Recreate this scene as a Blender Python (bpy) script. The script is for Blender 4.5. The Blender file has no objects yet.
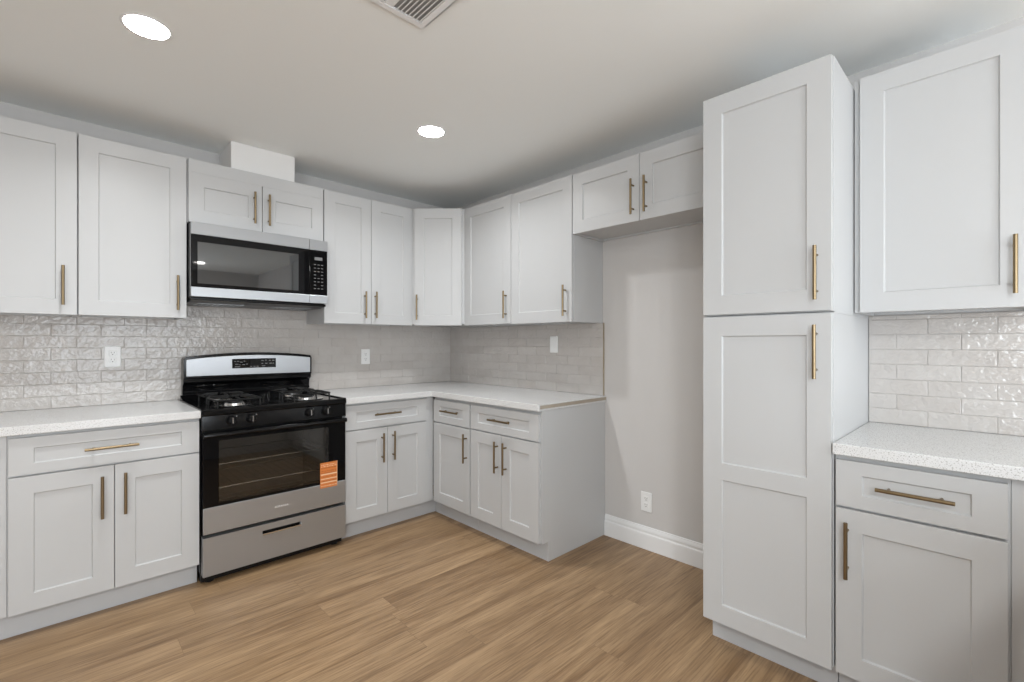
import bpy, bmesh, math, random
from mathutils import Vector, Matrix
random.seed(7)
S = bpy.context.scene
COL = S.collection

# ------------------------------------------------------------------ camera
cam = bpy.data.cameras.new('camera')
cam.sensor_width = 36.0
cam.lens = 36.0 * 472.33 / 1024.0
cam.shift_y = 1.82 / 1024.0
cam.clip_start = 0.05
cam_o = bpy.data.objects.new('camera', cam)
cam_o.location = (-2.58, -3.481, 1.2515)
cam_o.rotation_euler = (math.pi / 2, 0, -0.7664)
COL.objects.link(cam_o)
S.camera = cam_o

# ------------------------------------------------------------------ world, daylight, exposure
S.view_settings.view_transform = 'Standard'
S.view_settings.look = 'None'
S.view_settings.gamma = 1.0
S.view_settings.use_curve_mapping = False
S.view_settings.exposure = 0.25
W = bpy.data.worlds.new('world')
S.world = W
W.use_nodes = True
W.node_tree.nodes['Background'].inputs[0].default_value = (0.72, 0.82, 1.0, 1)
W.node_tree.nodes['Background'].inputs[1].default_value = 1.0
CEIL = 2.46
DOWNLIGHT_W = 7.2


def daylight(name, loc, rot, sx, sy, power, color=(0.88, 0.945, 1.0)):
    l = bpy.data.lights.new(name, 'AREA')
    l.shape = 'RECTANGLE'
    l.size = sx
    l.size_y = sy
    l.energy = power
    l.color = color
    o = bpy.data.objects.new(name, l)
    o.location = loc
    o.rotation_euler = rot
    COL.objects.link(o)
    return o


# daylight coming in through the rear glass door and the window in the far side wall
daylight('daylight_rear', (-1.75, -6.49, 1.15), (math.radians(104), 0, 0), 1.7, 1.95, 64.0)
daylight('daylight_side', (-4.59, -5.05, 1.45), (math.radians(109), 0, -math.pi / 2 + 0.25), 1.8, 1.2, 72.0)


# ------------------------------------------------------------------ materials
def mat(name, color, rough=0.5, metal=0.0, spec=0.5, coat=0.0):
    m = bpy.data.materials.new(name)
    m.use_nodes = True
    b = m.node_tree.nodes['Principled BSDF']
    b.inputs['Base Color'].default_value = (*color, 1)
    b.inputs['Roughness'].default_value = rough
    b.inputs['Metallic'].default_value = metal
    b.inputs['Specular IOR Level'].default_value = spec
    b.inputs['Coat Weight'].default_value = coat
    return m


def N(m, t, **kw):
    n = m.node_tree.nodes.new(t)
    for k, v in kw.items():
        setattr(n, k, v)
    return n


def L(m, a, b):
    m.node_tree.links.new(a, b)


def bsdf(m):
    return m.node_tree.nodes['Principled BSDF']


def noise_bump(m, scale, strength, dist=0.002, detail=3.0, stretch=None):
    tc = N(m, 'ShaderNodeTexCoord')
    mp = N(m, 'ShaderNodeMapping')
    if stretch:
        mp.inputs['Scale'].default_value = stretch
    nz = N(m, 'ShaderNodeTexNoise')
    nz.inputs['Scale'].default_value = scale
    nz.inputs['Detail'].default_value = detail
    bp = N(m, 'ShaderNodeBump')
    bp.inputs['Strength'].default_value = strength
    bp.inputs['Distance'].default_value = dist
    L(m, tc.outputs['Object'], mp.inputs['Vector'])
    L(m, mp.outputs['Vector'], nz.inputs['Vector'])
    L(m, nz.outputs['Fac'], bp.inputs['Height'])
    L(m, bp.outputs['Normal'], bsdf(m).inputs['Normal'])
    return nz, mp


M_white = mat('white_cabinet_paint', (0.53, 0.533, 0.536), 0.38)
M_white_in = mat('white_cabinet_side', (0.55, 0.553, 0.556), 0.42)
M_toe = mat('shaded_toe_kick_paint', (0.50, 0.505, 0.515), 0.5)  # shade of the toe recess put into the colour as a darker tone
M_wall = mat('greige_wall_paint', (0.59, 0.571, 0.556), 0.75)
noise_bump(M_wall, 90, 0.08, 0.001)
M_ceil = mat('ceiling_paint', (0.90, 0.91, 0.895), 0.85)
noise_bump(M_ceil, 60, 0.10, 0.001)
M_box = mat('white_drywall_box', (0.80, 0.795, 0.785), 0.7)
M_trim = mat('white_trim_paint', (0.82, 0.82, 0.82), 0.35)
M_brass = mat('brushed_brass', (0.26, 0.195, 0.115), 0.34, 1.0)
M_brass2 = mat('bronze_edge_trim', (0.42, 0.36, 0.27), 0.45, 0.6)
M_raw = mat('raw_counter_edge', (0.38, 0.33, 0.265), 0.8)
M_black = mat('black_enamel', (0.004, 0.004, 0.0045), 0.10, spec=0.28)
M_blackp = mat('black_plastic', (0.006, 0.006, 0.0065), 0.30, spec=0.25)
M_cast = mat('cast_iron', (0.006, 0.006, 0.006), 0.42, spec=0.3)
M_glossb = mat('black_glass', (0.003, 0.003, 0.0035), 0.03, spec=0.22)
M_dark = mat('dark_oven_liner', (0.16, 0.155, 0.145), 0.4)
M_chrome = mat('chrome', (0.72, 0.72, 0.72), 0.14, 1.0)
M_mark = mat('grey_print', (0.16, 0.16, 0.16), 0.5)
M_white_p = mat('white_outlet_plastic', (0.82, 0.82, 0.81), 0.3)
M_slot = mat('outlet_slot', (0.03, 0.03, 0.03), 0.6)
M_orange = mat('orange_label', (0.66, 0.20, 0.045), 0.45)
M_rust = mat('label_dark_print', (0.36, 0.09, 0.015), 0.45)
M_cream = mat('label_print', (0.85, 0.62, 0.42), 0.45)
M_void = mat('vent_void', (0.34, 0.34, 0.335), 0.8)
M_logo = mat('pale_print', (0.88, 0.88, 0.88), 0.4)

M_steel = mat('brushed_steel', (0.43, 0.44, 0.455), 0.34, 0.74)
tg = N(M_steel, 'ShaderNodeTangent', direction_type='RADIAL', axis='Z')
L(M_steel, tg.outputs[0], bsdf(M_steel).inputs['Tangent'])
bsdf(M_steel).inputs['Anisotropic'].default_value = 0.85

M_lens = bpy.data.materials.new('lamp_lens')
M_lens.use_nodes = True
_b = bsdf(M_lens)
_b.inputs['Base Color'].default_value = (1, 1, 1, 1)
_b.inputs['Emission Color'].default_value = (1.0, 0.97, 0.92, 1)
_b.inputs['Emission Strength'].default_value = 40.0


# quartz
M_quartz = mat('speckled_white_quartz', (0.78, 0.78, 0.78), 0.22)
tc = N(M_quartz, 'ShaderNodeTexCoord')
nz = N(M_quartz, 'ShaderNodeTexNoise')
nz.inputs['Scale'].default_value = 240
nz.inputs['Detail'].default_value = 2
cr = N(M_quartz, 'ShaderNodeValToRGB')
cr.color_ramp.elements[0].position = 0.33
cr.color_ramp.elements[0].color = (0.42, 0.41, 0.40, 1)
cr.color_ramp.elements[1].position = 0.46
cr.color_ramp.elements[1].color = (0.70, 0.70, 0.70, 1)
L(M_quartz, tc.outputs['Object'], nz.inputs['Vector'])
L(M_quartz, nz.outputs['Fac'], cr.inputs['Fac'])
L(M_quartz, cr.outputs['Color'], bsdf(M_quartz).inputs['Base Color'])

# glossy handmade tile
M_tile = mat('glossy_greige_tile', (0.62, 0.58, 0.55), 0.05, spec=0.5)
geo = N(M_tile, 'ShaderNodeNewGeometry')
cr = N(M_tile, 'ShaderNodeValToRGB')
cr.color_ramp.elements[0].color = (0.490, 0.452, 0.424, 1)
cr.color_ramp.elements[1].color = (0.545, 0.515, 0.488, 1)
e = cr.color_ramp.elements.new(0.45)
e.color = (0.522, 0.488, 0.460, 1)
tc = N(M_tile, 'ShaderNodeTexCoord')
n2 = N(M_tile, 'ShaderNodeTexNoise')
n2.inputs['Scale'].default_value = 9
n2.inputs['Detail'].default_value = 4
mx = N(M_tile, 'ShaderNodeMix', data_type='RGBA')
mx.inputs['Factor'].default_value = 0.35
cr2 = N(M_tile, 'ShaderNodeValToRGB')
cr2.color_ramp.elements[0].position = 0.3
cr2.color_ramp.elements[0].color = (0.456, 0.424, 0.400, 1)
cr2.color_ramp.elements[1].position = 0.7
cr2.color_ramp.elements[1].color = (0.568, 0.548, 0.528, 1)
L(M_tile, geo.outputs['Random Per Island'], cr.inputs['Fac'])
L(M_tile, tc.outputs['Object'], n2.inputs['Vector'])
L(M_tile, n2.outputs['Fac'], cr2.inputs['Fac'])
L(M_tile, cr.outputs['Color'], mx.inputs[6])
L(M_tile, cr2.outputs['Color'], mx.inputs[7])
L(M_tile, mx.outputs[2], bsdf(M_tile).inputs['Base Color'])
n3 = N(M_tile, 'ShaderNodeTexNoise')
n3.inputs['Scale'].default_value = 42
n3.inputs['Detail'].default_value = 2.5
bp = N(M_tile, 'ShaderNodeBump')
bp.inputs['Strength'].default_value = 1.0
bp.inputs['Distance'].default_value = 0.004
L(M_tile, tc.outputs['Object'], n3.inputs['Vector'])
L(M_tile, n3.outputs['Fac'], bp.inputs['Height'])
L(M_tile, bp.outputs['Normal'], bsdf(M_tile).inputs['Normal'])
M_grout = mat('grout', (0.500, 0.470, 0.442), 0.85)

# plank floor: planks run along x, 156 mm wide
M_floor = mat('oak_plank_floor', (0.40, 0.27, 0.16), 0.42)
tc = N(M_floor, 'ShaderNodeTexCoord')
mp = N(M_floor, 'ShaderNodeMapping')
mp.inputs['Location'].default_value = (1.23, 1.0586, 0)
br = N(M_floor, 'ShaderNodeTexBrick')
br.offset = 0.0
br.squash = 1.0
br.inputs['Scale'].default_value = 1.0
br.inputs['Color1'].default_value = (0, 0, 0, 1)
br.inputs['Color2'].default_value = (1, 1, 1, 1)
br.inputs['Mortar'].default_value = (0.5, 0.5, 0.5, 1)
br.inputs['Mortar Size'].default_value = 0.0008
br.inputs['Mortar Smooth'].default_value = 0.5
br.inputs['Brick Width'].default_value = 1.52
br.inputs['Row Height'].default_value = 0.156
L(M_floor, tc.outputs['Object'], mp.inputs['Vector'])
# every row of planks starts at its own random offset
sx = N(M_floor, 'ShaderNodeSeparateXYZ')
L(M_floor, mp.outputs['Vector'], sx.inputs[0])
dv = N(M_floor, 'ShaderNodeMath', operation='DIVIDE')
dv.inputs[1].default_value = 0.156
L(M_floor, sx.outputs['Y'], dv.inputs[0])
flr = N(M_floor, 'ShaderNodeMath', operation='FLOOR')
L(M_floor, dv.outputs[0], flr.inputs[0])
wn = N(M_floor, 'ShaderNodeTexWhiteNoise', noise_dimensions='1D')
L(M_floor, flr.outputs[0], wn.inputs['W'])
ma = N(M_floor, 'ShaderNodeMath', operation='MULTIPLY_ADD')
ma.inputs[1].default_value = 6.0
L(M_floor, wn.outputs['Value'], ma.inputs[0])
L(M_floor, sx.outputs['X'], ma.inputs[2])
cb = N(M_floor, 'ShaderNodeCombineXYZ')
L(M_floor, ma.outputs[0], cb.inputs['X'])
L(M_floor, sx.outputs['Y'], cb.inputs['Y'])
L(M_floor, cb.outputs[0], br.inputs['Vector'])
# per plank offset of the grain
sep = N(M_floor, 'ShaderNodeVectorMath', operation='MULTIPLY_ADD')
sep.inputs[1].default_value = (7.3, 3.1, 5.7)
L(M_floor, br.outputs['Color'], sep.inputs[0])
L(M_floor, tc.outputs['Object'], sep.inputs[2])
mg = N(M_floor, 'ShaderNodeMapping')
mg.inputs['Scale'].default_value = (0.55, 8.0, 1.0)
L(M_floor, sep.outputs['Vector'], mg.inputs['Vector'])
g1 = N(M_floor, 'ShaderNodeTexNoise')
g1.inputs['Scale'].default_value = 1.6
g1.inputs['Detail'].default_value = 6
g1.inputs['Roughness'].default_value = 0.6
g1.inputs['Distortion'].default_value = 0.4
L(M_floor, mg.outputs['Vector'], g1.inputs['Vector'])
mg2 = N(M_floor, 'ShaderNodeMapping')
mg2.inputs['Scale'].default_value = (3.0, 70.0, 1.0)
L(M_floor, sep.outputs['Vector'], mg2.inputs['Vector'])
g2 = N(M_floor, 'ShaderNodeTexNoise')
g2.inputs['Scale'].default_value = 2.2
g2.inputs['Detail'].default_value = 4
L(M_floor, mg2.outputs['Vector'], g2.inputs['Vector'])
c1 = N(M_floor, 'ShaderNodeValToRGB')
c1.color_ramp.elements[0].position = 0.30
c1.color_ramp.elements[0].color = (0.235, 0.140, 0.069, 1)
c1.color_ramp.elements[1].position = 0.68
c1.color_ramp.elements[1].color = (0.462, 0.310, 0.174, 1)
L(M_floor, g1.outputs['Fac'], c1.inputs['Fac'])
c2 = N(M_floor, 'ShaderNodeValToRGB')
c2.color_ramp.elements[0].position = 0.30
c2.color_ramp.elements[0].color = (0.64, 0.61, 0.58, 1)
c2.color_ramp.elements[1].position = 0.6
c2.color_ramp.elements[1].color = (1.02, 1.02, 1.02, 1)
L(M_floor, g2.outputs['Fac'], c2.inputs['Fac'])
m1 = N(M_floor, 'ShaderNodeMix', data_type='RGBA', blend_type='MULTIPLY')
m1.inputs['Factor'].default_value = 1.0
L(M_floor, c1.outputs['Color'], m1.inputs[6])
L(M_floor, c2.outputs['Color'], m1.inputs[7])
c3 = N(M_floor, 'ShaderNodeValToRGB')
c3.color_ramp.elements[0].color = (0.95, 0.945, 0.94, 1)
c3.color_ramp.elements[1].color = (1.05, 1.05, 1.05, 1)
L(M_floor, br.outputs['Color'], c3.inputs['Fac'])
m2 = N(M_floor, 'ShaderNodeMix', data_type='RGBA', blend_type='MULTIPLY')
m2.inputs['Factor'].default_value = 1.0
L(M_floor, m1.outputs[2], m2.inputs[6])
L(M_floor, c3.outputs['Color'], m2.inputs[7])
m3 = N(M_floor, 'ShaderNodeMix', data_type='RGBA')
L(M_floor, br.outputs['Fac'], m3.inputs['Factor'])
L(M_floor, m2.outputs[2], m3.inputs[6])
m3.inputs[7].default_value = (0.20, 0.125, 0.068, 1)
L(M_floor, m3.outputs[2], bsdf(M_floor).inputs['Base Color'])
bpf = N(M_floor, 'ShaderNodeBump')
bpf.inputs['Strength'].default_value = 0.12
bpf.inputs['Distance'].default_value = 0.002
L(M_floor, g2.outputs['Fac'], bpf.inputs['Height'])
L(M_floor, bpf.outputs['Normal'], bsdf(M_floor).inputs['Normal'])


def glass_mat(name, tint, rough=0.0, refl=0.12):
    m = bpy.data.materials.new(name)
    m.use_nodes = True
    nt = m.node_tree
    nt.nodes.remove(nt.nodes['Principled BSDF'])
    out = nt.nodes['Material Output']
    tr = N(m, 'ShaderNodeBsdfTransparent')
    tr.inputs['Color'].default_value = (*tint, 1)
    gl = N(m, 'ShaderNodeBsdfGlossy')
    gl.inputs['Roughness'].default_value = rough
    fr = N(m, 'ShaderNodeFresnel')
    fr.inputs['IOR'].default_value = 1.5
    ad = N(m, 'ShaderNodeMath', operation='ADD')
    ad.inputs[1].default_value = refl
    mxs = N(m, 'ShaderNodeMixShader')
    L(m, fr.outputs['Fac'], ad.inputs[0])
    L(m, ad.outputs[0], mxs.inputs['Fac'])
    L(m, tr.outputs[0], mxs.inputs[1])
    L(m, gl.outputs[0], mxs.inputs[2])
    L(m, mxs.outputs[0], out.inputs['Surface'])
    return m


M_ovenglass = glass_mat('smoked_oven_glass', (0.75, 0.73, 0.70), 0.01, 0.03)
M_mwglass = mat('microwave_window_glass', (0.010, 0.011, 0.012), 0.03, spec=1.0)
bsdf(M_mwglass).inputs['IOR'].default_value = 1.62
M_pane = glass_mat('clear_pane', (0.96, 0.98, 0.98), 0.0, 0.0)


# ------------------------------------------------------------------ mesh helpers
class MB:
    def __init__(self):
        self.v, self.f, self.m = [], [], []

    def quadbox(self, x0, x1, y0, y1, z0, z1, mi=0):
        if x0 > x1: x0, x1 = x1, x0
        if y0 > y1: y0, y1 = y1, y0
        if z0 > z1: z0, z1 = z1, z0
        b = len(self.v)
        self.v += [(x0, y0, z0), (x1, y0, z0), (x1, y1, z0), (x0, y1, z0), (x0, y0, z1), (x1, y0, z1), (x1, y1, z1), (x0, y1, z1)]
        for q in ((0, 3, 2, 1), (4, 5, 6, 7), (0, 1, 5, 4), (1, 2, 6, 5), (2, 3, 7, 6), (3, 0, 4, 7)):
            self.f.append([b + i for i in q]); self.m.append(mi)
        return self
    box = quadbox

    def holed(self, x0, x1, z0, z1, hx0, hx1, hz0, hz1, yf, yb, mi=0):
        """rectangular slab standing in xz with a rectangular opening through it"""
        b = len(self.v)
        for y in (yf, yb):
            self.v += [(x0, y, z0), (x1, y, z0), (x1, y, z1), (x0, y, z1), (hx0, y, hz0), (hx1, y, hz0), (hx1, y, hz1), (hx0, y, hz1)]
        for i in range(4):
            j = (i + 1) % 4
            for q in ((i, j, 4 + j, 4 + i), (8 + i, 8 + j, 12 + j, 12 + i), (i, j, 8 + j, 8 + i), (4 + i, 4 + j, 12 + j, 12 + i)):
                self.f.append([b + k for k in q]); self.m.append(mi)
        return self

    def prism(self, pts, a0, a1, axis='x', mi=0):
        """extrude a 2D outline: axis x -> pts are (y,z); axis y -> (x,z); axis z -> (x,y)"""
        def P(p, a):
            return {'x': (a, p[0], p[1]), 'y': (p[0], a, p[1]), 'z': (p[0], p[1], a)}[axis]
        b = len(self.v)
        n = len(pts)
        self.v += [P(p, a0) for p in pts] + [P(p, a1) for p in pts]
        self.f.append(list(range(b, b + n))[::-1]); self.m.append(mi)
        self.f.append(list(range(b + n, b + 2 * n))); self.m.append(mi)
        for i in range(n):
            j = (i + 1) % n
            self.f.append([b + i, b + j, b + n + j, b + n + i]); self.m.append(mi)
        return self

    def tube(self, p0, p1, r, seg=14, r2=None, mi=0, caps=True):
        p0, p1 = Vector(p0), Vector(p1)
        d = (p1 - p0).normalized()
        a = d.orthogonal().normalized()
        c = d.cross(a)
        r2 = r if r2 is None else r2
        b = len(self.v)
        for p, rr in ((p0, r), (p1, r2)):
            for i in range(seg):
                t = 2 * math.pi * i / seg
                self.v.append(tuple(p + a * math.cos(t) * rr + c * math.sin(t) * rr))
        for i in range(seg):
            j = (i + 1) % seg
            self.f.append([b + i, b + j, b + seg + j, b + seg + i]); self.m.append(mi)
        if caps:
            self.f.append([b + i for i in range(seg)][::-1]); self.m.append(mi)
            self.f.append([b + seg + i for i in range(seg)]); self.m.append(mi)
        return self

    def path(self, pts, r, seg=8, closed=False, mi=0):
        pts = [Vector(p) for p in pts]
        n = len(pts)
        rings = []
        for i, p in enumerate(pts):
            if closed:
                d = (pts[(i + 1) % n] - pts[i - 1]).normalized()
            else:
                d = (pts[min(i + 1, n - 1)] - pts[max(i - 1, 0)]).normalized()
            up = Vector((0, 0, 1)) if abs(d.z) < 0.95 else Vector((1, 0, 0))
            a = d.cross(up).normalized()
            c = a.cross(d).normalized()
            b = len(self.v)
            for k in range(seg):
                t = 2 * math.pi * k / seg
                self.v.append(tuple(p + a * math.cos(t) * r + c * math.sin(t) * r))
            rings.append(b)
        rng = range(n if closed else n - 1)
        for i in rng:
            b0, b1 = rings[i], rings[(i + 1) % n]
            for k in range(seg):
                j = (k + 1) % seg
                self.f.append([b0 + k, b0 + j, b1 + j, b1 + k]); self.m.append(mi)
        if not closed:
            self.f.append([rings[0] + k for k in range(seg)]); self.m.append(mi)
            self.f.append([rings[-1] + k for k in range(seg)][::-1]); self.m.append(mi)
        return self

    def lathe(self, prof, c=(0, 0, 0), seg=32, mi=0, axis='z'):
        b = len(self.v)
        n = len(prof)
        for i in range(seg):
            t = 2 * math.pi * i / seg
            for r, h in prof:
                x, y = r * math.cos(t), r * math.sin(t)
                q = {'z': (x, y, h), 'y': (x, h, y)}[axis]
                self.v.append((c[0] + q[0], c[1] + q[1], c[2] + q[2]))
        for i in range(seg):
            j = (i + 1) % seg
            for k in range(n - 1):
                self.f.append([b + i * n + k, b + j * n + k, b + j * n + k + 1, b + i * n + k + 1]); self.m.append(mi)
        return self

    def build(self, name, mats, parent=None, bevel=0.0, smooth=False, loc=None, seg=2):
        me = bpy.data.meshes.new(name)
        bm = bmesh.new()
        vs = [bm.verts.new(v) for v in self.v]
        for f, mi in zip(self.f, self.m):
            try:
                fc = bm.faces.new([vs[i] for i in f])
                fc.material_index = mi
            except ValueError:
                pass
        bmesh.ops.remove_doubles(bm, verts=bm.verts, dist=1e-6)
        bmesh.ops.recalc_face_normals(bm, faces=bm.faces)
        bm.to_mesh(me)
        bm.free()
        if not isinstance(mats, (list, tuple)):
            mats = [mats]
        for m in mats:
            me.materials.append(m)
        o = bpy.data.objects.new(name, me)
        COL.objects.link(o)
        if parent:
            o.parent = parent
        if loc:
            o.location = loc
        if smooth:
            for p in me.polygons:
                p.use_smooth = True
            try:
                me.set_sharp_from_angle(angle=math.radians(40))
            except Exception:
                pass
        if bevel:
            md = o.modifiers.new('bevel', 'BEVEL')
            md.width = bevel
            md.segments = seg
            md.limit_method = 'ANGLE'
            md.angle_limit = math.radians(35)
        return o


def thing(name, label, cat, loc=(0, 0, 0), rz=0.0, group=None):
    o = bpy.data.objects.new(name, None)
    o.empty_display_size = 0.1
    o.location = loc
    o.rotation_euler = (0, 0, rz)
    COL.objects.link(o)
    return tag(o, label, cat, group)


def tag(o, label, cat, group=None):
    o['label'] = label
    o['category'] = cat
    if group:
        o['group'] = group
    return o


def structure(o):
    o['kind'] = 'structure'
    return o


# ------------------------------------------------------------------ the room
XL, YR = -4.6, -6.5
structure(MB().box(XL, 0, YR, 0, -0.08, 0).build('floor', M_floor))
structure(MB().box(XL, 0, YR, 0, CEIL, CEIL + 0.1).build('ceiling', M_ceil))
structure(MB().box(XL, 0.1, 0, 0.1, 0, CEIL).build('wall_back', M_wall))
structure(MB().box(0, 0.1, YR, 0, 0, CEIL).build('wall_right', M_wall))
w = MB()
w.box(XL - 0.1, XL, YR, -6.05, 0, CEIL).box(XL - 0.1, XL, -4.05, 0.1, 0, CEIL)
for a, b in ((-6.05, -4.05),):
    w.box(XL - 0.1, XL, a, b, 0, 0.8).box(XL - 0.1, XL, a, b, 2.1, CEIL)
structure(w.build('wall_left', M_wall))
w = MB()
w.box(XL, -2.70, YR - 0.1, YR, 0, CEIL).box(-0.80, 0.1, YR - 0.1, YR, 0, CEIL).box(-2.70, -0.80, YR - 0.1, YR, 2.15, CEIL)
structure(w.build('wall_front', M_wall))
# rear sliding glass door and side windows (behind and left of the camera)
d1 = MB()
for a, b in ((-2.70, -2.63), (-1.795, -1.705), (-0.87, -0.80)):
    d1.box(a, b, YR - 0.08, YR - 0.02, 0.0, 2.15)
d1.box(-2.70, -0.80, YR - 0.08, YR - 0.02, 2.08, 2.15).box(-2.70, -0.80, YR - 0.08, YR - 0.02, 0.0, 0.07)
door1 = structure(d1.build('door_1', M_trim, bevel=0.004))
MB().box(-2.63, -0.87, YR - 0.055, YR - 0.045, 0.07, 2.08).build('pane', M_pane, door1)
for nm, a, b in (('window_1', -6.05, -4.05),):
    w1 = MB()
    m = (a + b) / 2
    for p, q in ((a, a + .06), (m - .03, m + .03), (b - .06, b)):
        w1.box(XL - 0.08, XL - 0.02, p, q, 0.8, 2.1)
    w1.box(XL - 0.08, XL - 0.02, a, b, 0.8, 0.86).box(XL - 0.08, XL - 0.02, a, b, 2.04, 2.1)
    win = structure(w1.build(nm, M_trim, bevel=0.004))
    MB().box(XL - 0.055, XL - 0.045, a + .06, b - .06, 0.86, 2.04).build('pane', M_pane, win)
# low wall returning into the room just past the right-hand base cabinet
structure(MB().box(-2.0, -0.001, -3.86, -3.74, 0, 0.90).build('wall_low', M_wall))
# baseboard in the refrigerator niche (stepped colonial profile)
prof = [(0, 0), (-0.014, 0), (-0.014, 0.088), (-0.0125, 0.094), (-0.0095, 0.098), (-0.0095, 0.108), (-0.011, 0.110),
        (-0.009, 0.120), (-0.006, 0.130), (-0.005, 0.136), (0, 0.137)]
structure(MB().prism(prof, -2.607, -1.682, 'y').build('baseboard_right', M_trim, bevel=0.0006))
# drywall chase that boxes in the vent above the microwave
tag(MB().box(-1.832, -1.466, -0.285, -0.001, 2.286, CEIL - 0.0005).build('duct_chase', M_box, bevel=0.003),
    'white boxed-in duct chase rising from the cabinet above the microwave to the ceiling', 'duct chase')


# ------------------------------------------------------------------ tiled backsplashes (brick bond, 203 x 63 mm)
def tiles(name, x0, x1, z0, z1, joint_x, loc, rz, label):
    """local x along the wall, local -y out of the wall"""
    rnd = random.Random(len(name) + int(x1 * 100))
    o = MB().box(x0, x1, -0.0058, -0.0005, z0, z1)
    TW, TH, G = 0.2, 0.0637, 0.0012
    row = 0
    z = 0.9055
    while z < z1 - 0.004:
        zt = min(z + TH - G, z1)
        zb = max(z, z0)
        off = joint_x + (0.1 if row % 2 else 0.0)
        k = math.floor((x0 - off) / TW)
        x = off + k * TW
        while x < x1:
            a, b = max(x, x0), min(x + TW - G * 1.2, x1)
            if b - a > 0.006 and zt - zb > 0.004:
                t = -0.0088 + rnd.uniform(-0.0005, 0.0005)
                tx, tz = rnd.uniform(-0.0004, 0.0004), rnd.uniform(-0.0004, 0.0004)
                e = 0.0016
                bi = len(o.v)
                o.v += [(a, -0.005, zb), (b, -0.005, zb), (b, -0.005, zt), (a, -0.005, zt)]
                o.v += [(a, t + .0014, zb), (b, t + .0014, zb), (b, t + .0014, zt), (a, t + .0014, zt)]
                o.v += [(a + e, t - tx - tz, zb + e), (b - e, t + tx - tz, zb + e), (b - e, t + tx + tz, zt - e), (a + e, t - tx + tz, zt - e)]
                for s in (0, 4):
                    for i in range(4):
                        j = (i + 1) % 4
                        o.f.append([bi + s + i, bi + s + j, bi + s + 4 + j, bi + s + 4 + i]); o.m.append(1)
                o.f.append([bi + 8, bi + 9, bi + 10, bi + 11]); o.m.append(1)
            x += TW
        z += TH
        row += 1
    b = o.build(name, [M_grout, M_tile], loc=loc)
    b.rotation_euler = (0, 0, rz)
    return tag(b, label, 'backsplash')


QB = -math.pi / 2
tiles('tile_backsplash', -2.95, -0.0095, 0.906, 1.520, -2.604, (0, 0, 0), 0,
      'long glossy greige brick tile backsplash behind the stove and left counter')
tiles('tile_backsplash', 0.0005, 1.668, 0.906, 1.383, 0.07, (0, 0, 0), QB,
      'greige brick tile backsplash with the light switch, ending at the refrigerator niche')
tiles('tile_backsplash', 3.0725, 3.72, 0.906, 1.3685, 3.0685, (0, 0, 0), QB,
      'pale brick tile backsplash right of the tall pantry cabinet')
tag(MB().box(-0.0105, -0.0005, -1.6735, -1.669, 0.906, 1.383).build('tile_edge_trim', M_brass2),
    'thin bronze strip finishing the tile edge beside the refrigerator niche', 'edge trim')


# ------------------------------------------------------------------ cabinets
def shaker(x0, x1, z0, z1, yf, t=0.019, stile=0.0745, rails=None, mids=(), depth=0.008):
    """shaker front: frame flush at y = yf, recessed flat panels"""
    rails = rails or (stile, stile)
    o = MB()
    sl = 0.004
    xs = [x0, x0 + stile, x1 - stile, x1]
    zs = [z0, z0 + rails[0]]
    for a, b in mids:
        zs += [a, b]
    zs += [z1 - rails[1], z1]
    for i in range(3):
        for j in range(len(zs) - 1):
            a, b, c, d = xs[i], xs[i + 1], zs[j], zs[j + 1]
            n = len(o.v)
            if i == 1 and j % 2 == 1:
                o.v += [(a, yf, c), (b, yf, c), (b, yf, d), (a, yf, d)]
                o.v += [(a + .001, yf + depth * .75, c + .001), (b - .001, yf + depth * .75, c + .001), (b - .001, yf + depth * .75, d - .001), (a + .001, yf + depth * .75, d - .001)]
                o.v += [(a + sl, yf + depth, c + sl), (b - sl, yf + depth, c + sl), (b - sl, yf + depth, d - sl), (a + sl, yf + depth, d - sl)]
                for s in (0, 4):
                    for k in range(4):
                        l = (k + 1) % 4
                        o.f.append([n + s + k, n + s + l, n + s + 4 + l, n + s + 4 + k]); o.m.append(0)
                o.f.append([n + 8, n + 9, n + 10, n + 11]); o.m.append(0)
            else:
                o.v += [(a, yf, c), (b, yf, c), (b, yf, d), (a, yf, d)]
                o.f.append([n, n + 1, n + 2, n + 3]); o.m.append(0)
    yb = yf + t
    n = len(o.v)
    nz_, nx_ = len(zs), 4
    # sides share the front-edge vertices so that the shell closes after merging
    for j in range(nz_ - 1):
        for xx in (x0, x1):
            n = len(o.v)
            o.v += [(xx, yf, zs[j]), (xx, yf, zs[j + 1]), (xx, yb, zs[j + 1]), (xx, yb, zs[j])]
            o.f.append([n, n + 1, n + 2, n + 3]); o.m.append(0)
    for i in range(3):
        for zz in (z0, z1):
            n = len(o.v)
            o.v += [(xs[i], yf, zz), (xs[i + 1], yf, zz), (xs[i + 1], yb, zz), (xs[i], yb, zz)]
            o.f.append([n, n + 1, n + 2, n + 3]); o.m.append(0)
    n = len(o.v)
    ring = [(x, yb, z0) for x in xs] + [(x1, yb, z) for z in zs[1:]] + [(x, yb, z1) for x in xs[::-1][1:]] + [(x0, yb, z) for z in zs[::-1][1:-1]]
    o.v += ring
    o.f.append(list(range(n, n + len(ring)))); o.m.append(0)
    return o


BAR = 0.191


def bar_pull(parent, x, z, yf, vertical=True, length=BAR):
    o = MB()
    h = length / 2
    yb = yf - 0.031
    if vertical:
        o.tube((x, yb, z - h), (x, yb, z + h), 0.0062, 16)
        for s in (-0.064, 0.064):
            o.tube((x, yf + 0.001, z + s), (x, yb, z + s), 0.0048, 12)
    else:
        o.tube((x - h, yb, z), (x + h, yb, z), 0.0062, 16)
        for s in (-0.064, 0.064):
            o.tube((x + s, yf + 0.001, z), (x + s, yb, z), 0.0048, 12)
    return o.build('handle', M_brass, parent, smooth=True)


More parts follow.
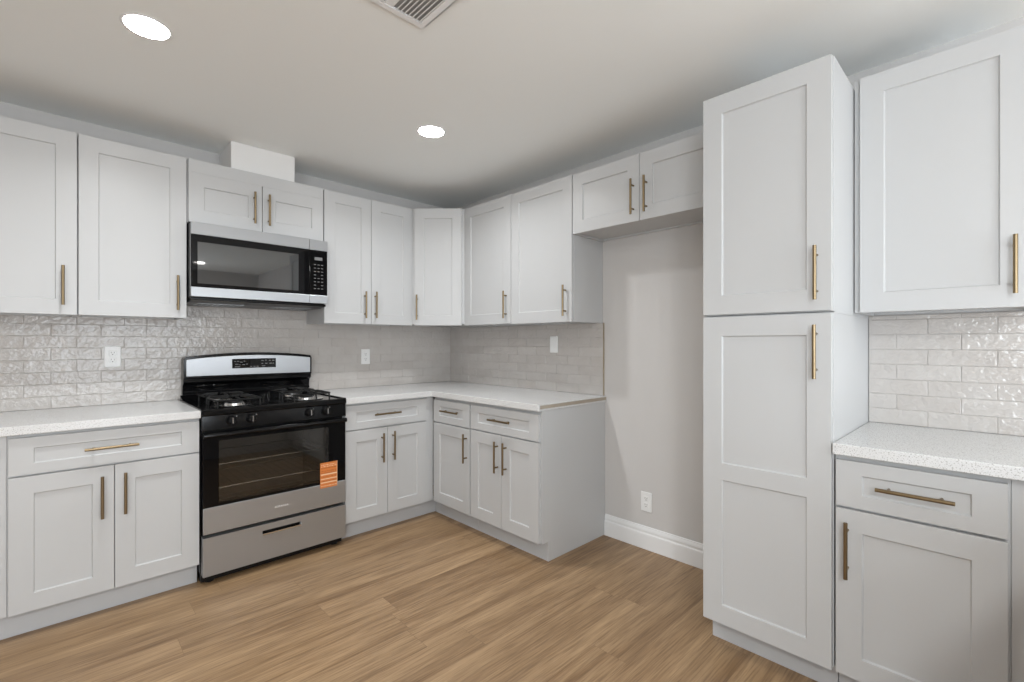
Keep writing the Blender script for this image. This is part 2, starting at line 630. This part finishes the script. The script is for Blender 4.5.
def add_front(parent, kind, x0, x1, z0, z1, yf, handle=None, stile=0.0745, rails=None, mids=()):
    d = shaker(x0, x1, z0, z1, yf, stile=stile, rails=rails, mids=mids).build(kind, M_white, parent, bevel=0.0012)
    if handle:
        bar_pull(d, handle[0], handle[1], yf, handle[2])
    return d


def upper_body(W_, H, D, drop=0.012):
    """hollow wall cabinet: bottom panel sits a little above the lower edge of the sides and frame"""
    t = 0.018
    o = MB()
    o.box(0, t, -D + .019, -0.001, 0, H).box(W_ - t, W_, -D + .019, -0.001, 0, H)
    o.box(t, W_ - t, -D + .019, -0.001, H - t, H)
    o.box(t, W_ - t, -D + .019, -0.001, drop, drop + t)
    o.box(t, W_ - t, -0.019, -0.001, 0.003, drop).box(t, W_ - t, -0.019, -0.001, drop + t, H - t)
    o.box(0, W_, -D, -D + .019, 0, H)
    return o


ZB, ZT = 1.385, 2.284
FU = -0.32          # front plane of upper doors
DU = 0.3005         # upper carcass depth
WHITE_WALL = 'white shaker wall cabinet '
GU = 'white wall cabinets'
GB = 'white base cabinets'


def upper(name, label, wall, a0, a1, z0, z1, doors, filler=None):
    """a0..a1 distance along the wall (x for the back wall, -y for the right wall); doors: (d0, d1, zb, zt, handle x, handle z)"""
    loc, rz = ((a0, 0, z0), 0) if wall == 'A' else ((0, -a0, z0), QB)
    c = thing('wall_cabinet', label, 'cabinet', loc, rz, GU)
    upper_body(a1 - a0, z1 - z0, DU).build('cabinet_box', [M_white_in], c, bevel=0.0006)
    for d0, d1, b, t, hx, hz in doors:
        add_front(c, 'door', d0 - a0, d1 - a0, b - z0, t - z0, FU, (hx - a0, hz - z0, True))
    if filler:
        MB().box(filler[0] - a0, filler[1] - a0, -0.3198, -DU + 0.0005, filler[2] - z0, filler[3] - z0).build('top_rail', M_white, c)
    return c


g = 0.0015
upper('c', 'white shaker wall cabinet farthest left, cut off by the picture edge', 'A', -2.965, -2.508, ZB + .004, ZT,
      [(-2.962, -2.5108, ZB + .004, ZT, -2.5602, 1.530)])
upper('c', 'single-door white shaker wall cabinet directly left of the microwave', 'A', -2.5065, -2.0565, ZB + .005, ZT,
      [(-2.5043, -2.0601, ZB + .005, ZT, -2.1029, 1.5265)])
upper('c', 'short two-door white wall cabinet above the microwave, below the duct chase', 'A', -2.055, -1.2905, 1.930, ZT + .002,
      [(-2.0508, -1.6725, 1.932, 2.2135, -1.7177, 2.0685), (-1.6685, -1.2945, 1.932, 2.2135, -1.6363, 2.0685)],
      filler=(-2.0508, -1.2945, 2.2138, ZT + .002))
upper('c', 'two-door white shaker wall cabinet directly right of the microwave', 'A', -1.289, -0.6125, ZB, ZT,
      [(-1.2875, -0.9482, ZB, ZT, -1.0001, 1.522), (-0.9452, -0.6080, ZB, ZT, -0.919, 1.525)])
upper('c', 'single-door white wall cabinet on the right wall, next to the angled corner cabinet', 'B', 0.6120, 1.1215, ZB, ZT - .003,
      [(0.6050, 1.120, ZB, ZT - .003, 1.0767, 1.5175)])
upper('c', 'single-door white wall cabinet ending at the refrigerator niche', 'B', 1.123, 1.6610, ZB - .004, ZT - .006,
      [(1.1245, 1.6580, ZB - .004, ZT - .006, 1.6124, 1.512)])
upper('c', 'short two-door white wall cabinet bridging the empty refrigerator niche', 'B', 1.6620, 2.609, 1.912, 2.274,
      [(1.6655, 2.1220, 1.912, 2.274, 2.0873, 2.0425), (2.1250, 2.574, 1.912, 2.274, 2.167, 2.0420)],)
upper('c', 'large single-door white wall cabinet right of the tall pantry, near the picture edge', 'B', 3.0735, 3.562, 1.3695, ZT,
      [(3.0935, 3.549, 1.3695, ZT, 3.5098, 1.5075)])

# angled corner cabinet
cc = thing('corner_wall_cabinet', 'angled white shaker corner wall cabinet facing the room diagonally', 'cabinet', (0, 0, ZB), 0, GU)
o = MB()
pts = [(-0.001, -0.001), (-0.6115, -0.001), (-0.6115, -DU), (-0.6035, -DU - .0135), (-DU - .0135, -0.6035), (-DU, -0.6115), (-0.001, -0.6115)]
o.prism(pts, 0.010, ZT - ZB - .001, 'z')
o.build('cabinet_box', M_white_in, cc, bevel=0.0006)
ct = bpy.data.objects.new('tmp', None)
bpy.data.objects.remove(ct)
sh = shaker(0.0375, 0.4025, 0.0, ZT - ZB - .001, -0.0275)
rot = Matrix.Translation((-0.6115, -DU, 0)) @ Matrix.Rotation(-math.pi / 4, 4, 'Z')
sh.v = [tuple(rot @ Vector(v)) for v in sh.v]
dd = sh.build('door', M_white, cc, bevel=0.0012)
hp = MB()
hp.tube((0.062, -0.0585, 0.042), (0.062, -0.0585, 0.234), 0.0062, 16)
for s in (0.074, 0.202):
    hp.tube((0.062, -0.027, s), (0.062, -0.0585, s), 0.0048, 12)
hp.v = [tuple(rot @ Vector(v)) for v in hp.v]
hp.build('handle', M_brass, dd, smooth=True)

FB = -0.63     # front plane of base doors
DB = 0.6105    # base carcass depth
CT = 0.905
BZ = 0.866


def base(label, wall, a0, a1, fronts, end_panel=False, filler=None, left_filler=None, name='base_cabinet', toe=None):
    loc, rz = ((a0, 0, 0), 0) if wall == 'A' else ((0, -a0, 0), QB)
    c = thing(name, label, 'cabinet', loc, rz, GB)
    w_ = a1 - a0
    x0 = left_filler - a0 if left_filler is not None else 0
    x1 = filler - a0 if filler is not None else w_
    MB().box(0, w_, -DB, -0.001, 0.112, BZ).box(0.002, w_ - 0.002, -0.54, -0.001, 0.0, 0.1115).build('cabinet_box', M_white_in, c, bevel=0.0006)
    k0, k1 = (toe[0] - a0, toe[1] - a0) if toe else (x0, x1)
    MB().box(k0, k1, -0.557, -0.5405, 0.0005, 0.1105).build('toe_kick', M_toe, c, bevel=0.0006)
    for kind, d0, d1, b, t, hx, hz, vert in fronts:
        if kind == 'drawer':
            add_front(c, kind, d0 - a0, d1 - a0, b, t, FB, (hx - a0, hz, vert), rails=(0.046, 0.046))
        else:
            add_front(c, kind, d0 - a0, d1 - a0, b, t, FB, (hx - a0, hz, vert))
    if end_panel:
        MB().prism([(-DB, 0.1125), (-0.558, 0.1125), (-0.558, 0.0005), (-0.002, 0.0005), (-0.002, BZ), (-DB, BZ)], w_ + .0005, w_ + .0095, 'x').build('end_panel', M_white, c, bevel=0.0006)
    if filler is not None:
        MB().box(w_ + .0005, x1, -DB - .003, -DB + .015, 0.112, BZ).build('filler_strip', M_white_in, c, bevel=0.0006)
    if left_filler is not None:
        MB().box(x0, -.0005, -DB - .003, -DB + .015, 0.112, BZ).build('filler_strip', M_white_in, c, bevel=0.0006)
    return c


base('white shaker base cabinet left of the stove, wide drawer over two doors', 'A', -2.731, -2.0535,
     [('drawer', -2.7265, -2.0565, 0.695, 0.852, -2.397, 0.7746, False),
      ('door', -2.7265, -2.3905, 0.1165, 0.6875, -2.4328, 0.5505, True),
      ('door', -2.3875, -2.0565, 0.1165, 0.6875, -2.3514, 0.5535, True)], left_filler=-2.93)
base('white shaker base cabinet right of the stove, wide drawer over two doors', 'A', -1.2875, -0.680,
     [('drawer', -1.2835, -0.6838, 0.6995, 0.854, -0.9993, 0.784, False),
      ('door', -1.2835, -0.9902, 0.1165, 0.692, -1.0324, 0.5615, True),
      ('door', -0.9872, -0.6838, 0.1165, 0.692, -0.9514, 0.566, True)], filler=-0.6145, toe=(-1.2875, -0.5415))
base('narrow white base cabinet in the inner corner, one drawer over one door', 'B', 0.634, 1.0575,
     [('drawer', 0.641, 1.0520, 0.690, 0.846, 0.858, 0.777, False),
      ('door', 0.641, 1.0520, 0.1165, 0.6825, 1.0225, 0.5555, True)], toe=(0.5575, 1.0575))
base('white base cabinet with panelled end beside the refrigerator niche', 'B', 1.059, 1.6700,
     [('drawer', 1.0645, 1.6690, 0.692, 0.846, 1.362, 0.775, False),
      ('door', 1.0645, 1.3590, 0.1165, 0.6845, 1.3282, 0.5515, True),
      ('door', 1.3620, 1.6690, 0.1165, 0.6845, 1.4046, 0.5545, True)], end_panel=True)
base('white base cabinet right of the tall pantry, one drawer over one door', 'B', 3.0735, 3.498,
     [('drawer', 3.0780, 3.4920, 0.690, 0.848, 3.288, 0.7725, False),
      ('door', 3.0780, 3.4920, 0.1085, 0.6815, 3.1125, 0.547, True)], filler=3.70)

# tall pantry
pc = thing('pantry_cabinet', 'tall white shaker pantry cabinet from floor almost to ceiling, one door above another', 'cabinet', (0, -2.6115, 0), QB)
PW = 0.459
PD = 0.6155
MB().box(0, PW, -PD, -0.002, 0.112, 1.3605).box(0.002, PW - .002, -0.54, -0.002, 0.0, 0.1115).build('lower_box', M_white_in, pc, bevel=0.0008)
MB().box(0, PW, -PD, -0.002, 1.3625, 2.262).build('upper_box', M_white_in, pc, bevel=0.0008)
MB().box(0.008, PW, -0.557, -0.5405, 0.0005, 0.1105).build('toe_kick', M_toe, pc, bevel=0.0006)
MB().box(PW - .0005, PW + .002, -PD, -0.003, 1.3575, 1.3655).build('seam_strip', M_white, pc, bevel=0.0006)
add_front(pc, 'door', 0.001, PW - .0035, 1.3660, 2.2605, -0.635, (0.4115, 1.499, True), stile=0.0765)
add_front(pc, 'door', 0.001, PW - .0035, 0.1085, 1.3555, -0.635, (0.4095, 1.220, True), stile=0.0765, mids=((0.694, 0.7625),))

# ------------------------------------------------------------------ countertops
GC = 'quartz countertops'
c1 = MB().box(-2.93, -2.0525, -0.65, -0.0005, 0.8675, CT)
tag(c1.build('countertop', M_quartz, bevel=0.0025), 'speckled white quartz countertop left of the stove', 'countertop', GC)
ct2 = thing('countertop', 'L-shaped white quartz countertop filling the corner right of the stove', 'countertop', (0, 0, 0.8675), 0, GC)
MB().prism([(-1.2885, -0.0005), (-1.2885, -0.65), (-0.65, -0.65), (-0.65, -1.6875), (-0.0005, -1.6875), (-0.0005, -0.0005)], 0, CT - 0.8675, 'z').build('slab', M_quartz, ct2, bevel=0.0025)
MB().box(-0.636, -0.003, -1.6895, -1.6870, 0.012, CT - 0.8675 - .006).build('raw_end_edge', M_raw, ct2)
c3 = MB().box(-0.65, -0.0005, -3.72, -3.0725, 0.8675, CT)
tag(c3.build('countertop', M_quartz, bevel=0.0025), 'speckled white quartz countertop right of the tall pantry cabinet', 'countertop', GC)

# ------------------------------------------------------------------ over-the-range microwave
mw = thing('microwave', 'stainless and black over-the-range microwave mounted under the short cabinet', 'microwave', (-1.6765, 0, 1.480))
hw = 0.3765
MB().box(-hw, hw, -0.352, -0.010, 0.022, 0.446).build('housing', M_blackp, mw, bevel=0.003)
MB().prism([(-0.385, 0.024), (-0.385, 0.010), (-0.30, 0.0), (-0.02, 0.0), (-0.02, 0.0215), (-0.352, 0.0215)], -hw + .004, hw - .004, 'x').build('underside_vent', M_blackp, mw, bevel=0.002)
for xx in (-0.2, 0.2):
    v = MB()
    v.box(xx - .12, xx + .12, -0.27, -0.265, -0.002, 0.0005)
    for k in range(9):
        v.box(xx - .12 + k * .029, xx - .112 + k * .029, -0.265, -0.12, -0.002, 0.0005)
    v.box(xx - .12, xx + .12, -0.12, -0.115, -0.002, 0.0005)
    v.build('grease_filter', M_steel, mw)
xs_ = -1.416 + 1.6765       # seam between door and controls
door = MB().box(-hw, xs_ - .001, -0.398, -0.353, 0.027, 0.437).build('door', M_black, mw, bevel=0.003)
MB().box(-hw + .001, xs_ - .0015, -0.4015, -0.3975, 0.0815, 0.3685).build('door_glass', M_glossb, door, bevel=0.0015)
MB().box(-hw, xs_ - .001, -0.404, -0.39, 0.370, 0.437).build('top_trim', M_steel, door, bevel=0.002)
MB().box(-hw, xs_ - .001, -0.404, -0.39, 0.027, 0.080).build('bottom_trim', M_steel, door, bevel=0.002)
MB().box(-hw + .030, xs_ - .068, -0.4022, -0.4005, 0.100, 0.330).build('window', M_mwglass, door, bevel=0.0006)
cp = MB().box(xs_ + .001, hw, -0.398, -0.353, 0.027, 0.437).build('control_panel', M_black, mw, bevel=0.003)
MB().box(xs_ + .0015, hw - .001, -0.4015, -0.3975, 0.0815, 0.3685).build('panel_face', M_glossb, cp, bevel=0.0015)
MB().box(xs_ + .001, hw, -0.404, -0.39, 0.370, 0.437).build('top_trim', M_steel, cp, bevel=0.002)
MB().box(xs_ + .001, hw, -0.404, -0.39, 0.027, 0.080).build('bottom_trim', M_steel, cp, bevel=0.002)
MB().box(xs_ + .032, xs_ + .082, -0.4021, -0.4012, 0.306, 0.326).build('clock_display', M_mark, cp)
for r in range(8):
    for c in range(3):
        if r in (3, 6) and c == 1:
            continue
        MB().box(xs_ + .028 + c * .023, xs_ + .041 + c * .023, -0.4021, -0.4012, 0.274 - r * .022, 0.2785 - r * .022).build('key', M_mark, cp)

# ------------------------------------------------------------------ gas range
rg = thing('gas_range', 'black and stainless freestanding gas range between the base cabinets', 'gas range', (-1.6705, 0, 0))
R = 0.3785
o = MB()
o.box(-R, -R + .02, -0.607, -0.03, 0.055, 0.893).box(R - .02, R, -0.607, -0.03, 0.055, 0.893)
o.box(-R + .02, R - .02, -0.05, -0.03, 0.055, 0.893)
o.box(-R + .02, R - .02, -0.607, -0.05, 0.055, 0.075)
o.box(-R + .02, R - .02, -0.607, -0.585, 0.775, 0.893)
o.box(-R + .02, R - .02, -0.607, -0.585, 0.245, 0.285)
o.build('body', M_blackp, rg, bevel=0.002)
o = MB()
cx, c0, c1_, zf, zc = 0.315, -0.604, -0.12, 0.305, 0.765
o.box(-cx - .01, -cx, c0, c1_, zf, zc).box(cx, cx + .01, c0, c1_, zf, zc)
o.box(-cx, cx, c1_, c1_ + .01, zf, zc).box(-cx - .01, cx + .01, c0, c1_ + .01, zf - .01, zf).box(-cx - .01, cx + .01, c0, c1_ + .01, zc, zc + .008)
o.build('oven_cavity', M_dark, rg)
for zr in (0.475, 0.60):
    o = MB()
    o.path([(-cx + .005, -0.57, zr), (cx - .005, -0.57, zr)], 0.004)
    o.path([(-cx + .005, -0.15, zr), (cx - .005, -0.15, zr)], 0.004)
    for k in range(15):
        xx = -cx + .02 + k * (2 * cx - .04) / 14
        o.path([(xx, -0.57, zr + .003), (xx, -0.15, zr + .003)], 0.0022, 6)
    o.build('oven_rack', M_chrome, rg)
# cooktop with a raised rolled rim
o = MB()
o.prism([(-0.664, 0.876), (-0.668, 0.882), (-0.668, 0.900), (-0.664, 0.9075), (-0.655, 0.909), (-0.645, 0.905), (-0.14, 0.905), (-0.10, 0.915), (-0.06, 0.935), (-0.045, 0.935), (-0.045, 0.894), (-0.640, 0.894), (-0.648, 0.876)], -R + .0005, R - .0005, 'x')
o.box(-R - .0045, -R + .012, -0.655, -0.06, 0.9055, 0.911).box(R - .012, R + .0045, -0.655, -0.06, 0.9055, 0.911)
o.build('cooktop', M_black, rg, bevel=0.0025, seg=3)
# burners and grates
for bx in (-0.195, 0.195):
    for by in (-0.50, -0.245):
        o = MB()
        o.lathe([(0.0, 0.9055), (0.098, 0.9055), (0.100, 0.909), (0.094, 0.910), (0.080, 0.9068), (0.052, 0.9062), (0.05, 0.918), (0.045, 0.921), (0.0, 0.921)], (bx, by, 0), 36)
        bu = o.build('burner', M_chrome, rg, smooth=True)
        o = MB()
        o.lathe([(0.0, 0.931), (0.030, 0.931), (0.038, 0.929), (0.040, 0.924), (0.038, 0.921), (0.0, 0.921)], (bx, by, 0), 32)
        o.build('burner_cap', M_cast, bu, smooth=True)
        o = MB()
        s, zt = 0.112, 0.944
        ring = []
        for cxs, cys, a0 in ((1, 1, 0), (-1, 1, 90), (-1, -1, 180), (1, -1, 270)):
            for k in range(6):
                t = math.radians(a0 + 18 * k)
                ring.append((bx + cxs * (s - .03) + .03 * math.cos(t), by + cys * (s - .03) + .03 * math.sin(t), zt))
        o.path(ring, 0.005, 8, closed=True)
        for k in range(4):
            t = math.radians(90 * k)
            dx, dy = math.cos(t), math.sin(t)
            o.path([(bx + dx * s, by + dy * s, zt), (bx + dx * .09, by + dy * .09, zt + .006), (bx + dx * .03, by + dy * .03, zt + .006)], 0.0048, 8)
            t2 = t + math.pi / 4
            ex, ey = math.cos(t2), math.sin(t2)
            o.path([(bx + ex * .145, by + ey * .145, zt), (bx + ex * .10, by + ey * .10, zt + .005), (bx + ex * .055, by + ey * .055, zt + .005)], 0.0045, 8)
            o.path([(bx + ex * .145, by + ey * .145, zt), (bx + ex * .146, by + ey * .146, .9055)], 0.005, 8)
        o.build('grate', M_cast, rg, smooth=True)
# sloped control panel and knobs
cpn = MB().prism([(-0.662, 0.800), (-0.656, 0.8755), (-0.61, 0.8755), (-0.61, 0.800)], -R + .0005, R - .0005, 'x').build('control_panel', M_black, rg, bevel=0.002)
for kx, wx in ((-0.2485, 1), (-0.1530, 1), (0.1550, 0), (0.2515, 0)):
    o = MB()
    zk = 0.843
    o.lathe([(0.0, -0.6595), (0.024, -0.6595), (0.024, -0.664), (0.021, -0.668), (0.019, -0.684), (0.0165, -0.687), (0.0, -0.687)], (kx, 0, zk), 28, axis='y')
    kb = o.build('knob', M_blackp, rg, smooth=True)
    o2 = MB().box(kx - .0055, kx + .0055, -0.697, -0.684, zk - .0195, zk + .0195)
    o2.build('grip', M_blackp, kb, bevel=0.003)
    MB().box(kx - .0025, kx + .0025, -0.6978, -0.6965, zk - .012, zk + .018).build('pointer', M_chrome, kb)
    MB().box(kx + .022, kx + .028, -0.6612, -0.6565, zk + .016, zk + .022).build('dial_mark', M_mark, cpn)
# oven door
zd0, zd1, zg = 0.268, 0.778, 0.404
wx0, wx1, wz0, wz1 = -0.303, 0.270, 0.422, 0.742
yd = -0.655
o = MB()
o.holed(-R + .0035, R - .0005, zg, zd1, wx0, wx1, wz0, wz1, yd, -0.609)
o.box(-R + .0035, R - .0005, yd + .004, -0.609, zd0, zg)
dr = o.build('oven_door', M_glossb, rg, bevel=0.0015)
MB().box(wx0 - .003, wx1 + .003, yd - .0012, yd + .005, wz0 - .003, wz1 + .003).build('window', M_ovenglass, dr)
MB().box(-R + .0035, R - .0005, yd - .003, yd + .0035, zd0, zg - .001).build('steel_panel', M_steel, dr, bevel=0.0025)
prof = [(-0.653, 0.760), (-0.668, 0.762), (-0.678, 0.767), (-0.681, 0.774), (-0.680, 0.782), (-0.674, 0.788), (-0.664, 0.789), (-0.653, 0.785)]
MB().prism(prof, -R + .0035, R - .0005, 'x').build('handle', M_black, dr, bevel=0.002, seg=3)
o = MB()
lx0, lx1, lz0, lz1 = 0.220, 0.3245, 0.380, 0.532
yl = yd - .0036
o.box(lx0, lx1, yl, yl + .0006, lz0, lz1, 0)
rl = random.Random(4)
o.box(lx0 + .003, lx1 - .003, yl - .0003, yl + .0001, lz1 - .075, lz1 - .068, 1)
o.box(lx0 + .003, lx1 - .003, yl - .0003, yl + .0001, lz1 - .101, lz1 - .096, 1)
o.box(lx0 + .003, lx1 - .003, yl - .0003, yl + .0001, lz1 - .123, lz1 - .117, 1)
o.box(lx1 - .003, lx1 - .0012, yl - .0003, yl + .0001, lz0, lz1, 1)
for zz in (0.012, 0.022, 0.032, 0.050, 0.060, 0.084, 0.110, 0.138):
    x = lx0 + .006
    while x < lx1 - .012:
        wd = rl.uniform(.004, .014)
        o.box(x, min(x + wd, lx1 - .006), yl - .0003, yl + .0001, lz1 - zz - .004, lz1 - zz, 1 if zz < .03 or zz > .13 else 2)
        x += wd + rl.uniform(.003, .008)
o.build('energy_label', [M_orange, M_cream, M_rust], dr)['label'] = 'orange paper label'
tx = bpy.data.curves.new('logo', 'FONT')
tx.body = 'AMANA'
tx.size = 0.017
tx.extrude = 0.0006
tx.align_x = 'CENTER'
tx.align_y = 'CENTER'
tx.space_character = 1.35
tx.materials.append(M_logo)
tmp = bpy.data.objects.new('logo_text', tx)
COL.objects.link(tmp)
bpy.context.view_layer.update()
lm = bpy.data.meshes.new_from_object(tmp.evaluated_get(bpy.context.evaluated_depsgraph_get()))
bpy.data.objects.remove(tmp)
to = bpy.data.objects.new('logo', lm)
to.rotation_euler = (math.pi / 2, 0, 0)
to.location = (0.003, yd - .0034, 0.331)
to.parent = dr
COL.objects.link(to)
# storage drawer
o = MB()
zs0, zs1 = 0.052, 0.250
sx0, sx1, sz0, sz1 = -0.096, 0.108, 0.198, 0.216
o.holed(-R + .0035, R - .0005, zs0, zs1, sx0, sx1, sz0, sz1, yd - .003, -0.609)
sd = o.build('storage_drawer', M_steel, rg, bevel=0.0018)
o = MB()
o.box(sx0, sx1, yd + .016, -0.610, sz0, sz1)
o.build('handle_recess', M_blackp, sd)
MB().prism([(yd - .013, sz0 - .003), (yd - .013, sz0 + .004), (yd + .010, sz0 + .0055), (yd + .010, sz0 - .001)], sx0 - .001, sx1 + .001, 'x').build('handle_lip', M_chrome, sd)
MB().box(-R + .004, R - .004, -0.606, -0.56, 0.010, 0.0545).build('plinth', M_blackp, rg)
for fx in (-R + .045, R - .045):
    for fy in (-0.585, -0.09):
        MB().lathe([(0.0, 0.0), (0.021, 0.0), (0.021, 0.012), (0.012, 0.018), (0.012, 0.055), (0.0, 0.055)], (fx, fy, 0), 20).build('foot', M_blackp, rg, smooth=True)
# backguard with arched top
n = 18
arc = [(-R + .012 + (2 * R - .024) * i / n, 1.166 + 0.0235 * (1 - (2 * i / n - 1) ** 2)) for i in range(n + 1)]
outl = [(-R + .004, 1.035), (-R + .004, 1.150)] + arc + [(R - .004, 1.150), (R - .004, 1.035)]
bg = MB().prism(outl[::-1], -0.108, -0.022, 'y')
bg.prism([(-0.022, 0.9355), (-0.022, 1.036), (-0.098, 1.036), (-0.098, 1.012), (-0.070, 0.995), (-0.062, 0.955), (-0.075, 0.9355)], -R + .004, R - .004, 'x')
bgo = bg.build('backguard', M_black, rg, bevel=0.003, loc=(0.006, 0, 0))
arc2 = [(-R + .020 + (2 * R - .040) * i / n, 1.151 + 0.0215 * (1 - (2 * i / n - 1) ** 2)) for i in range(n + 1)]
outl = [(-R + .016, 1.050), (-R + .016, 1.147)] + arc2 + [(R - .016, 1.147), (R - .016, 1.047)]
MB().prism(outl[::-1], -0.1145, -0.1075, 'y').build('steel_panel', M_steel, bgo, bevel=0.002)
MB().box(-0.122, 0.136, -0.1168, -0.114, 1.090, 1.150).build('display', M_glossb, bgo, bevel=0.0008)
for px_, pz_, pw_ in ((-.112, 1.134, .012), (-.095, 1.134, .012), (-.078, 1.128, .014), (-.058, 1.134, .010), (-.105, 1.115, .018), (-.082, 1.112, .006), (-.065, 1.112, .016), (-.042, 1.115, .008), (-.107, 1.100, .03), (-.02, 1.099, .012), (0.0, 1.099, .012), (.018, 1.099, .012),
                      (.046, 1.136, .014), (.068, 1.138, .012), (.092, 1.136, .012), (.112, 1.136, .014), (.046, 1.117, .012), (.070, 1.117, .014), (.095, 1.117, .016), (.115, 1.117, .008), (.05, 1.101, .02)):
    MB().box(px_, px_ + pw_, -0.1173, -0.1166, pz_ - .0022, pz_ + .0022).build('display_mark', M_mark, bgo)


# ------------------------------------------------------------------ outlets and switch
def plate(name, label, wall, a, z, kind):
    loc, rz = ((a, -0.0092, z), 0) if wall == 'A' else ((-0.0092 if kind != 'bare' else -0.0005, -a, z), QB)
    t = thing(name, label, 'light switch' if kind == 'switch' else 'outlet', loc, rz, None if kind == 'switch' else 'duplex wall outlets')
    MB().prism([(-.0365, -.059), (.0365, -.059), (.0365, .059), (-.0365, .059)], -0.006, 0, 'y').build('cover_plate', M_white_p, t, bevel=0.003)
    if kind == 'switch':
        MB().box(-.017, .017, -0.0075, -0.005, -.034, .034).build('switch_frame', M_white_p, t, bevel=0.001)
        MB().prism([(-0.0070, -.031), (-0.0120, .031), (-0.005, .031), (-0.005, -.031)], -.0145, .0145, 'x').build('rocker', M_white_p, t, bevel=0.001)
    else:
        for s in (-1, 1):
            f = MB().box(-.0165, .0165, -0.0078, -0.005, s * .0195 - .0145, s * .0195 + .0145).build('socket', M_white_p, t, bevel=0.002)
            o = MB()
            zc_ = s * .0195
            o.box(-.0075, -.0055, -0.0082, -0.007, zc_ - .001, zc_ + .008).box(.0055, .0075, -0.0082, -0.007, zc_ - .001, zc_ + .007)
            o.tube((0, -0.0082, zc_ - .0075), (0, -0.007, zc_ - .0075), .0028, 10)
            o.build('slots', M_slot, f)
    return t


plate('wall_outlet', 'white duplex outlet on the tile above the left counter', 'A', -2.356, 1.174, 'o')
plate('wall_outlet', 'white duplex outlet on the tile right of the stove', 'A', -0.837, 1.143, 'o')
plate('light_switch', 'white rocker light switch on the right wall tile under the cabinets', 'B', 1.248, 1.240, 'switch')
plate('wall_outlet', 'white duplex outlet low on the bare wall of the refrigerator niche', 'B', 1.981, 0.2865, 'bare')


# ------------------------------------------------------------------ ceiling lights and vent
def downlight(x, y, label, power=DOWNLIGHT_W):
    t = thing('downlight', label, 'recessed light', (x, y, CEIL), 0, 'recessed ceiling downlights')
    MB().lathe([(0.0705, -0.0005), (0.081, -0.0005), (0.082, -0.002), (0.080, -0.003), (0.074, -0.0035), (0.0705, -0.003), (0.0705, -0.0005)], seg=48).build('trim_ring', M_trim, t, smooth=True)
    MB().lathe([(0.0, -0.004), (0.0700, -0.004), (0.0700, -0.001), (0.0, -0.001)], seg=48).build('lens', M_lens, t)
    l = bpy.data.lights.new('downlight_lamp', 'AREA')
    l.shape = 'DISK'
    l.size = 0.13
    l.spread = math.radians(145)
    l.energy = power
    l.color = (0.945, 0.978, 1.0)
    lo = bpy.data.objects.new('downlight_lamp', l)
    lo.location = (0, 0, -0.008)
    lo.parent = t
    COL.objects.link(lo)


downlight(-2.333, -1.211, 'bright round recessed downlight on the ceiling left of the duct chase')
downlight(-1.040, -1.216, 'bright round recessed downlight on the ceiling near the room corner')
for x, y in ((-2.333, -5.7), (-1.040, -5.7)):
    downlight(x, y, 'bright round recessed downlight on the ceiling behind the camera')

# unseen flush lamp added behind the camera to balance the room light
fl = thing('added_ceiling_lamp', 'unseen round flush lamp added behind the camera for fill light', 'ceiling lamp', (-3.55, -4.7, CEIL))
MB().lathe([(0.0, -0.0005), (0.215, -0.0005), (0.215, -0.022), (0.205, -0.026), (0.0, -0.026)], seg=48).build('base', M_trim, fl, smooth=True)
MB().lathe([(0.198, -0.0265), (0.190, -0.045), (0.150, -0.062), (0.080, -0.072), (0.0, -0.075)], seg=48).build('diffuser', M_lens, fl, smooth=True)
fa = bpy.data.lights.new('added_ceiling_lamp_light', 'AREA')
fa.shape = 'DISK'
fa.size = 0.36
fa.energy = 36.0
fa.color = (0.945, 0.978, 1.0)
fo = bpy.data.objects.new('added_ceiling_lamp_light', fa)
fo.location = (0, 0, -0.08)
fo.parent = fl
COL.objects.link(fo)

vt = thing('ceiling_vent', 'square white louvered air vent on the ceiling at the top of the picture', 'air vent', (-1.732, -2.098, CEIL))
V = 0.157
o = MB()
for a0, a1, b0, b1 in ((-V, V, V - .024, V), (-V, V, -V, -V + .024), (-V, -V + .024, -V + .024, V - .024), (V - .024, V, -V + .024, V - .024)):
    o.box(a0, a1, b0, b1, -0.009, -0.0005)
o.box(-0.018, 0.018, -V + .024, V - .024, -0.008, -0.001)
o.build('frame', M_trim, vt, bevel=0.003)
MB().box(-V + .024, V - .024, -V + .024, V - .024, -0.0012, -0.0004).build('backing', M_void, vt)
for k in range(7):
    xx = 0.029 + k * 0.0158
    MB().prism([(xx, -0.0095), (xx + .0045, -0.0095), (xx + .0095, -0.0015), (xx + .0070, -0.0015)], -V + .026, V - .026, 'y').build('slat', M_trim, vt)
for k in range(16):
    yy = V - .030 - k * 0.0160
    MB().prism([(yy, -0.0095), (yy - .0040, -0.0095), (yy + .0010, -0.0015), (yy + .0040, -0.0015)], -V + .026, -0.019, 'x').build('slat', M_trim, vt)
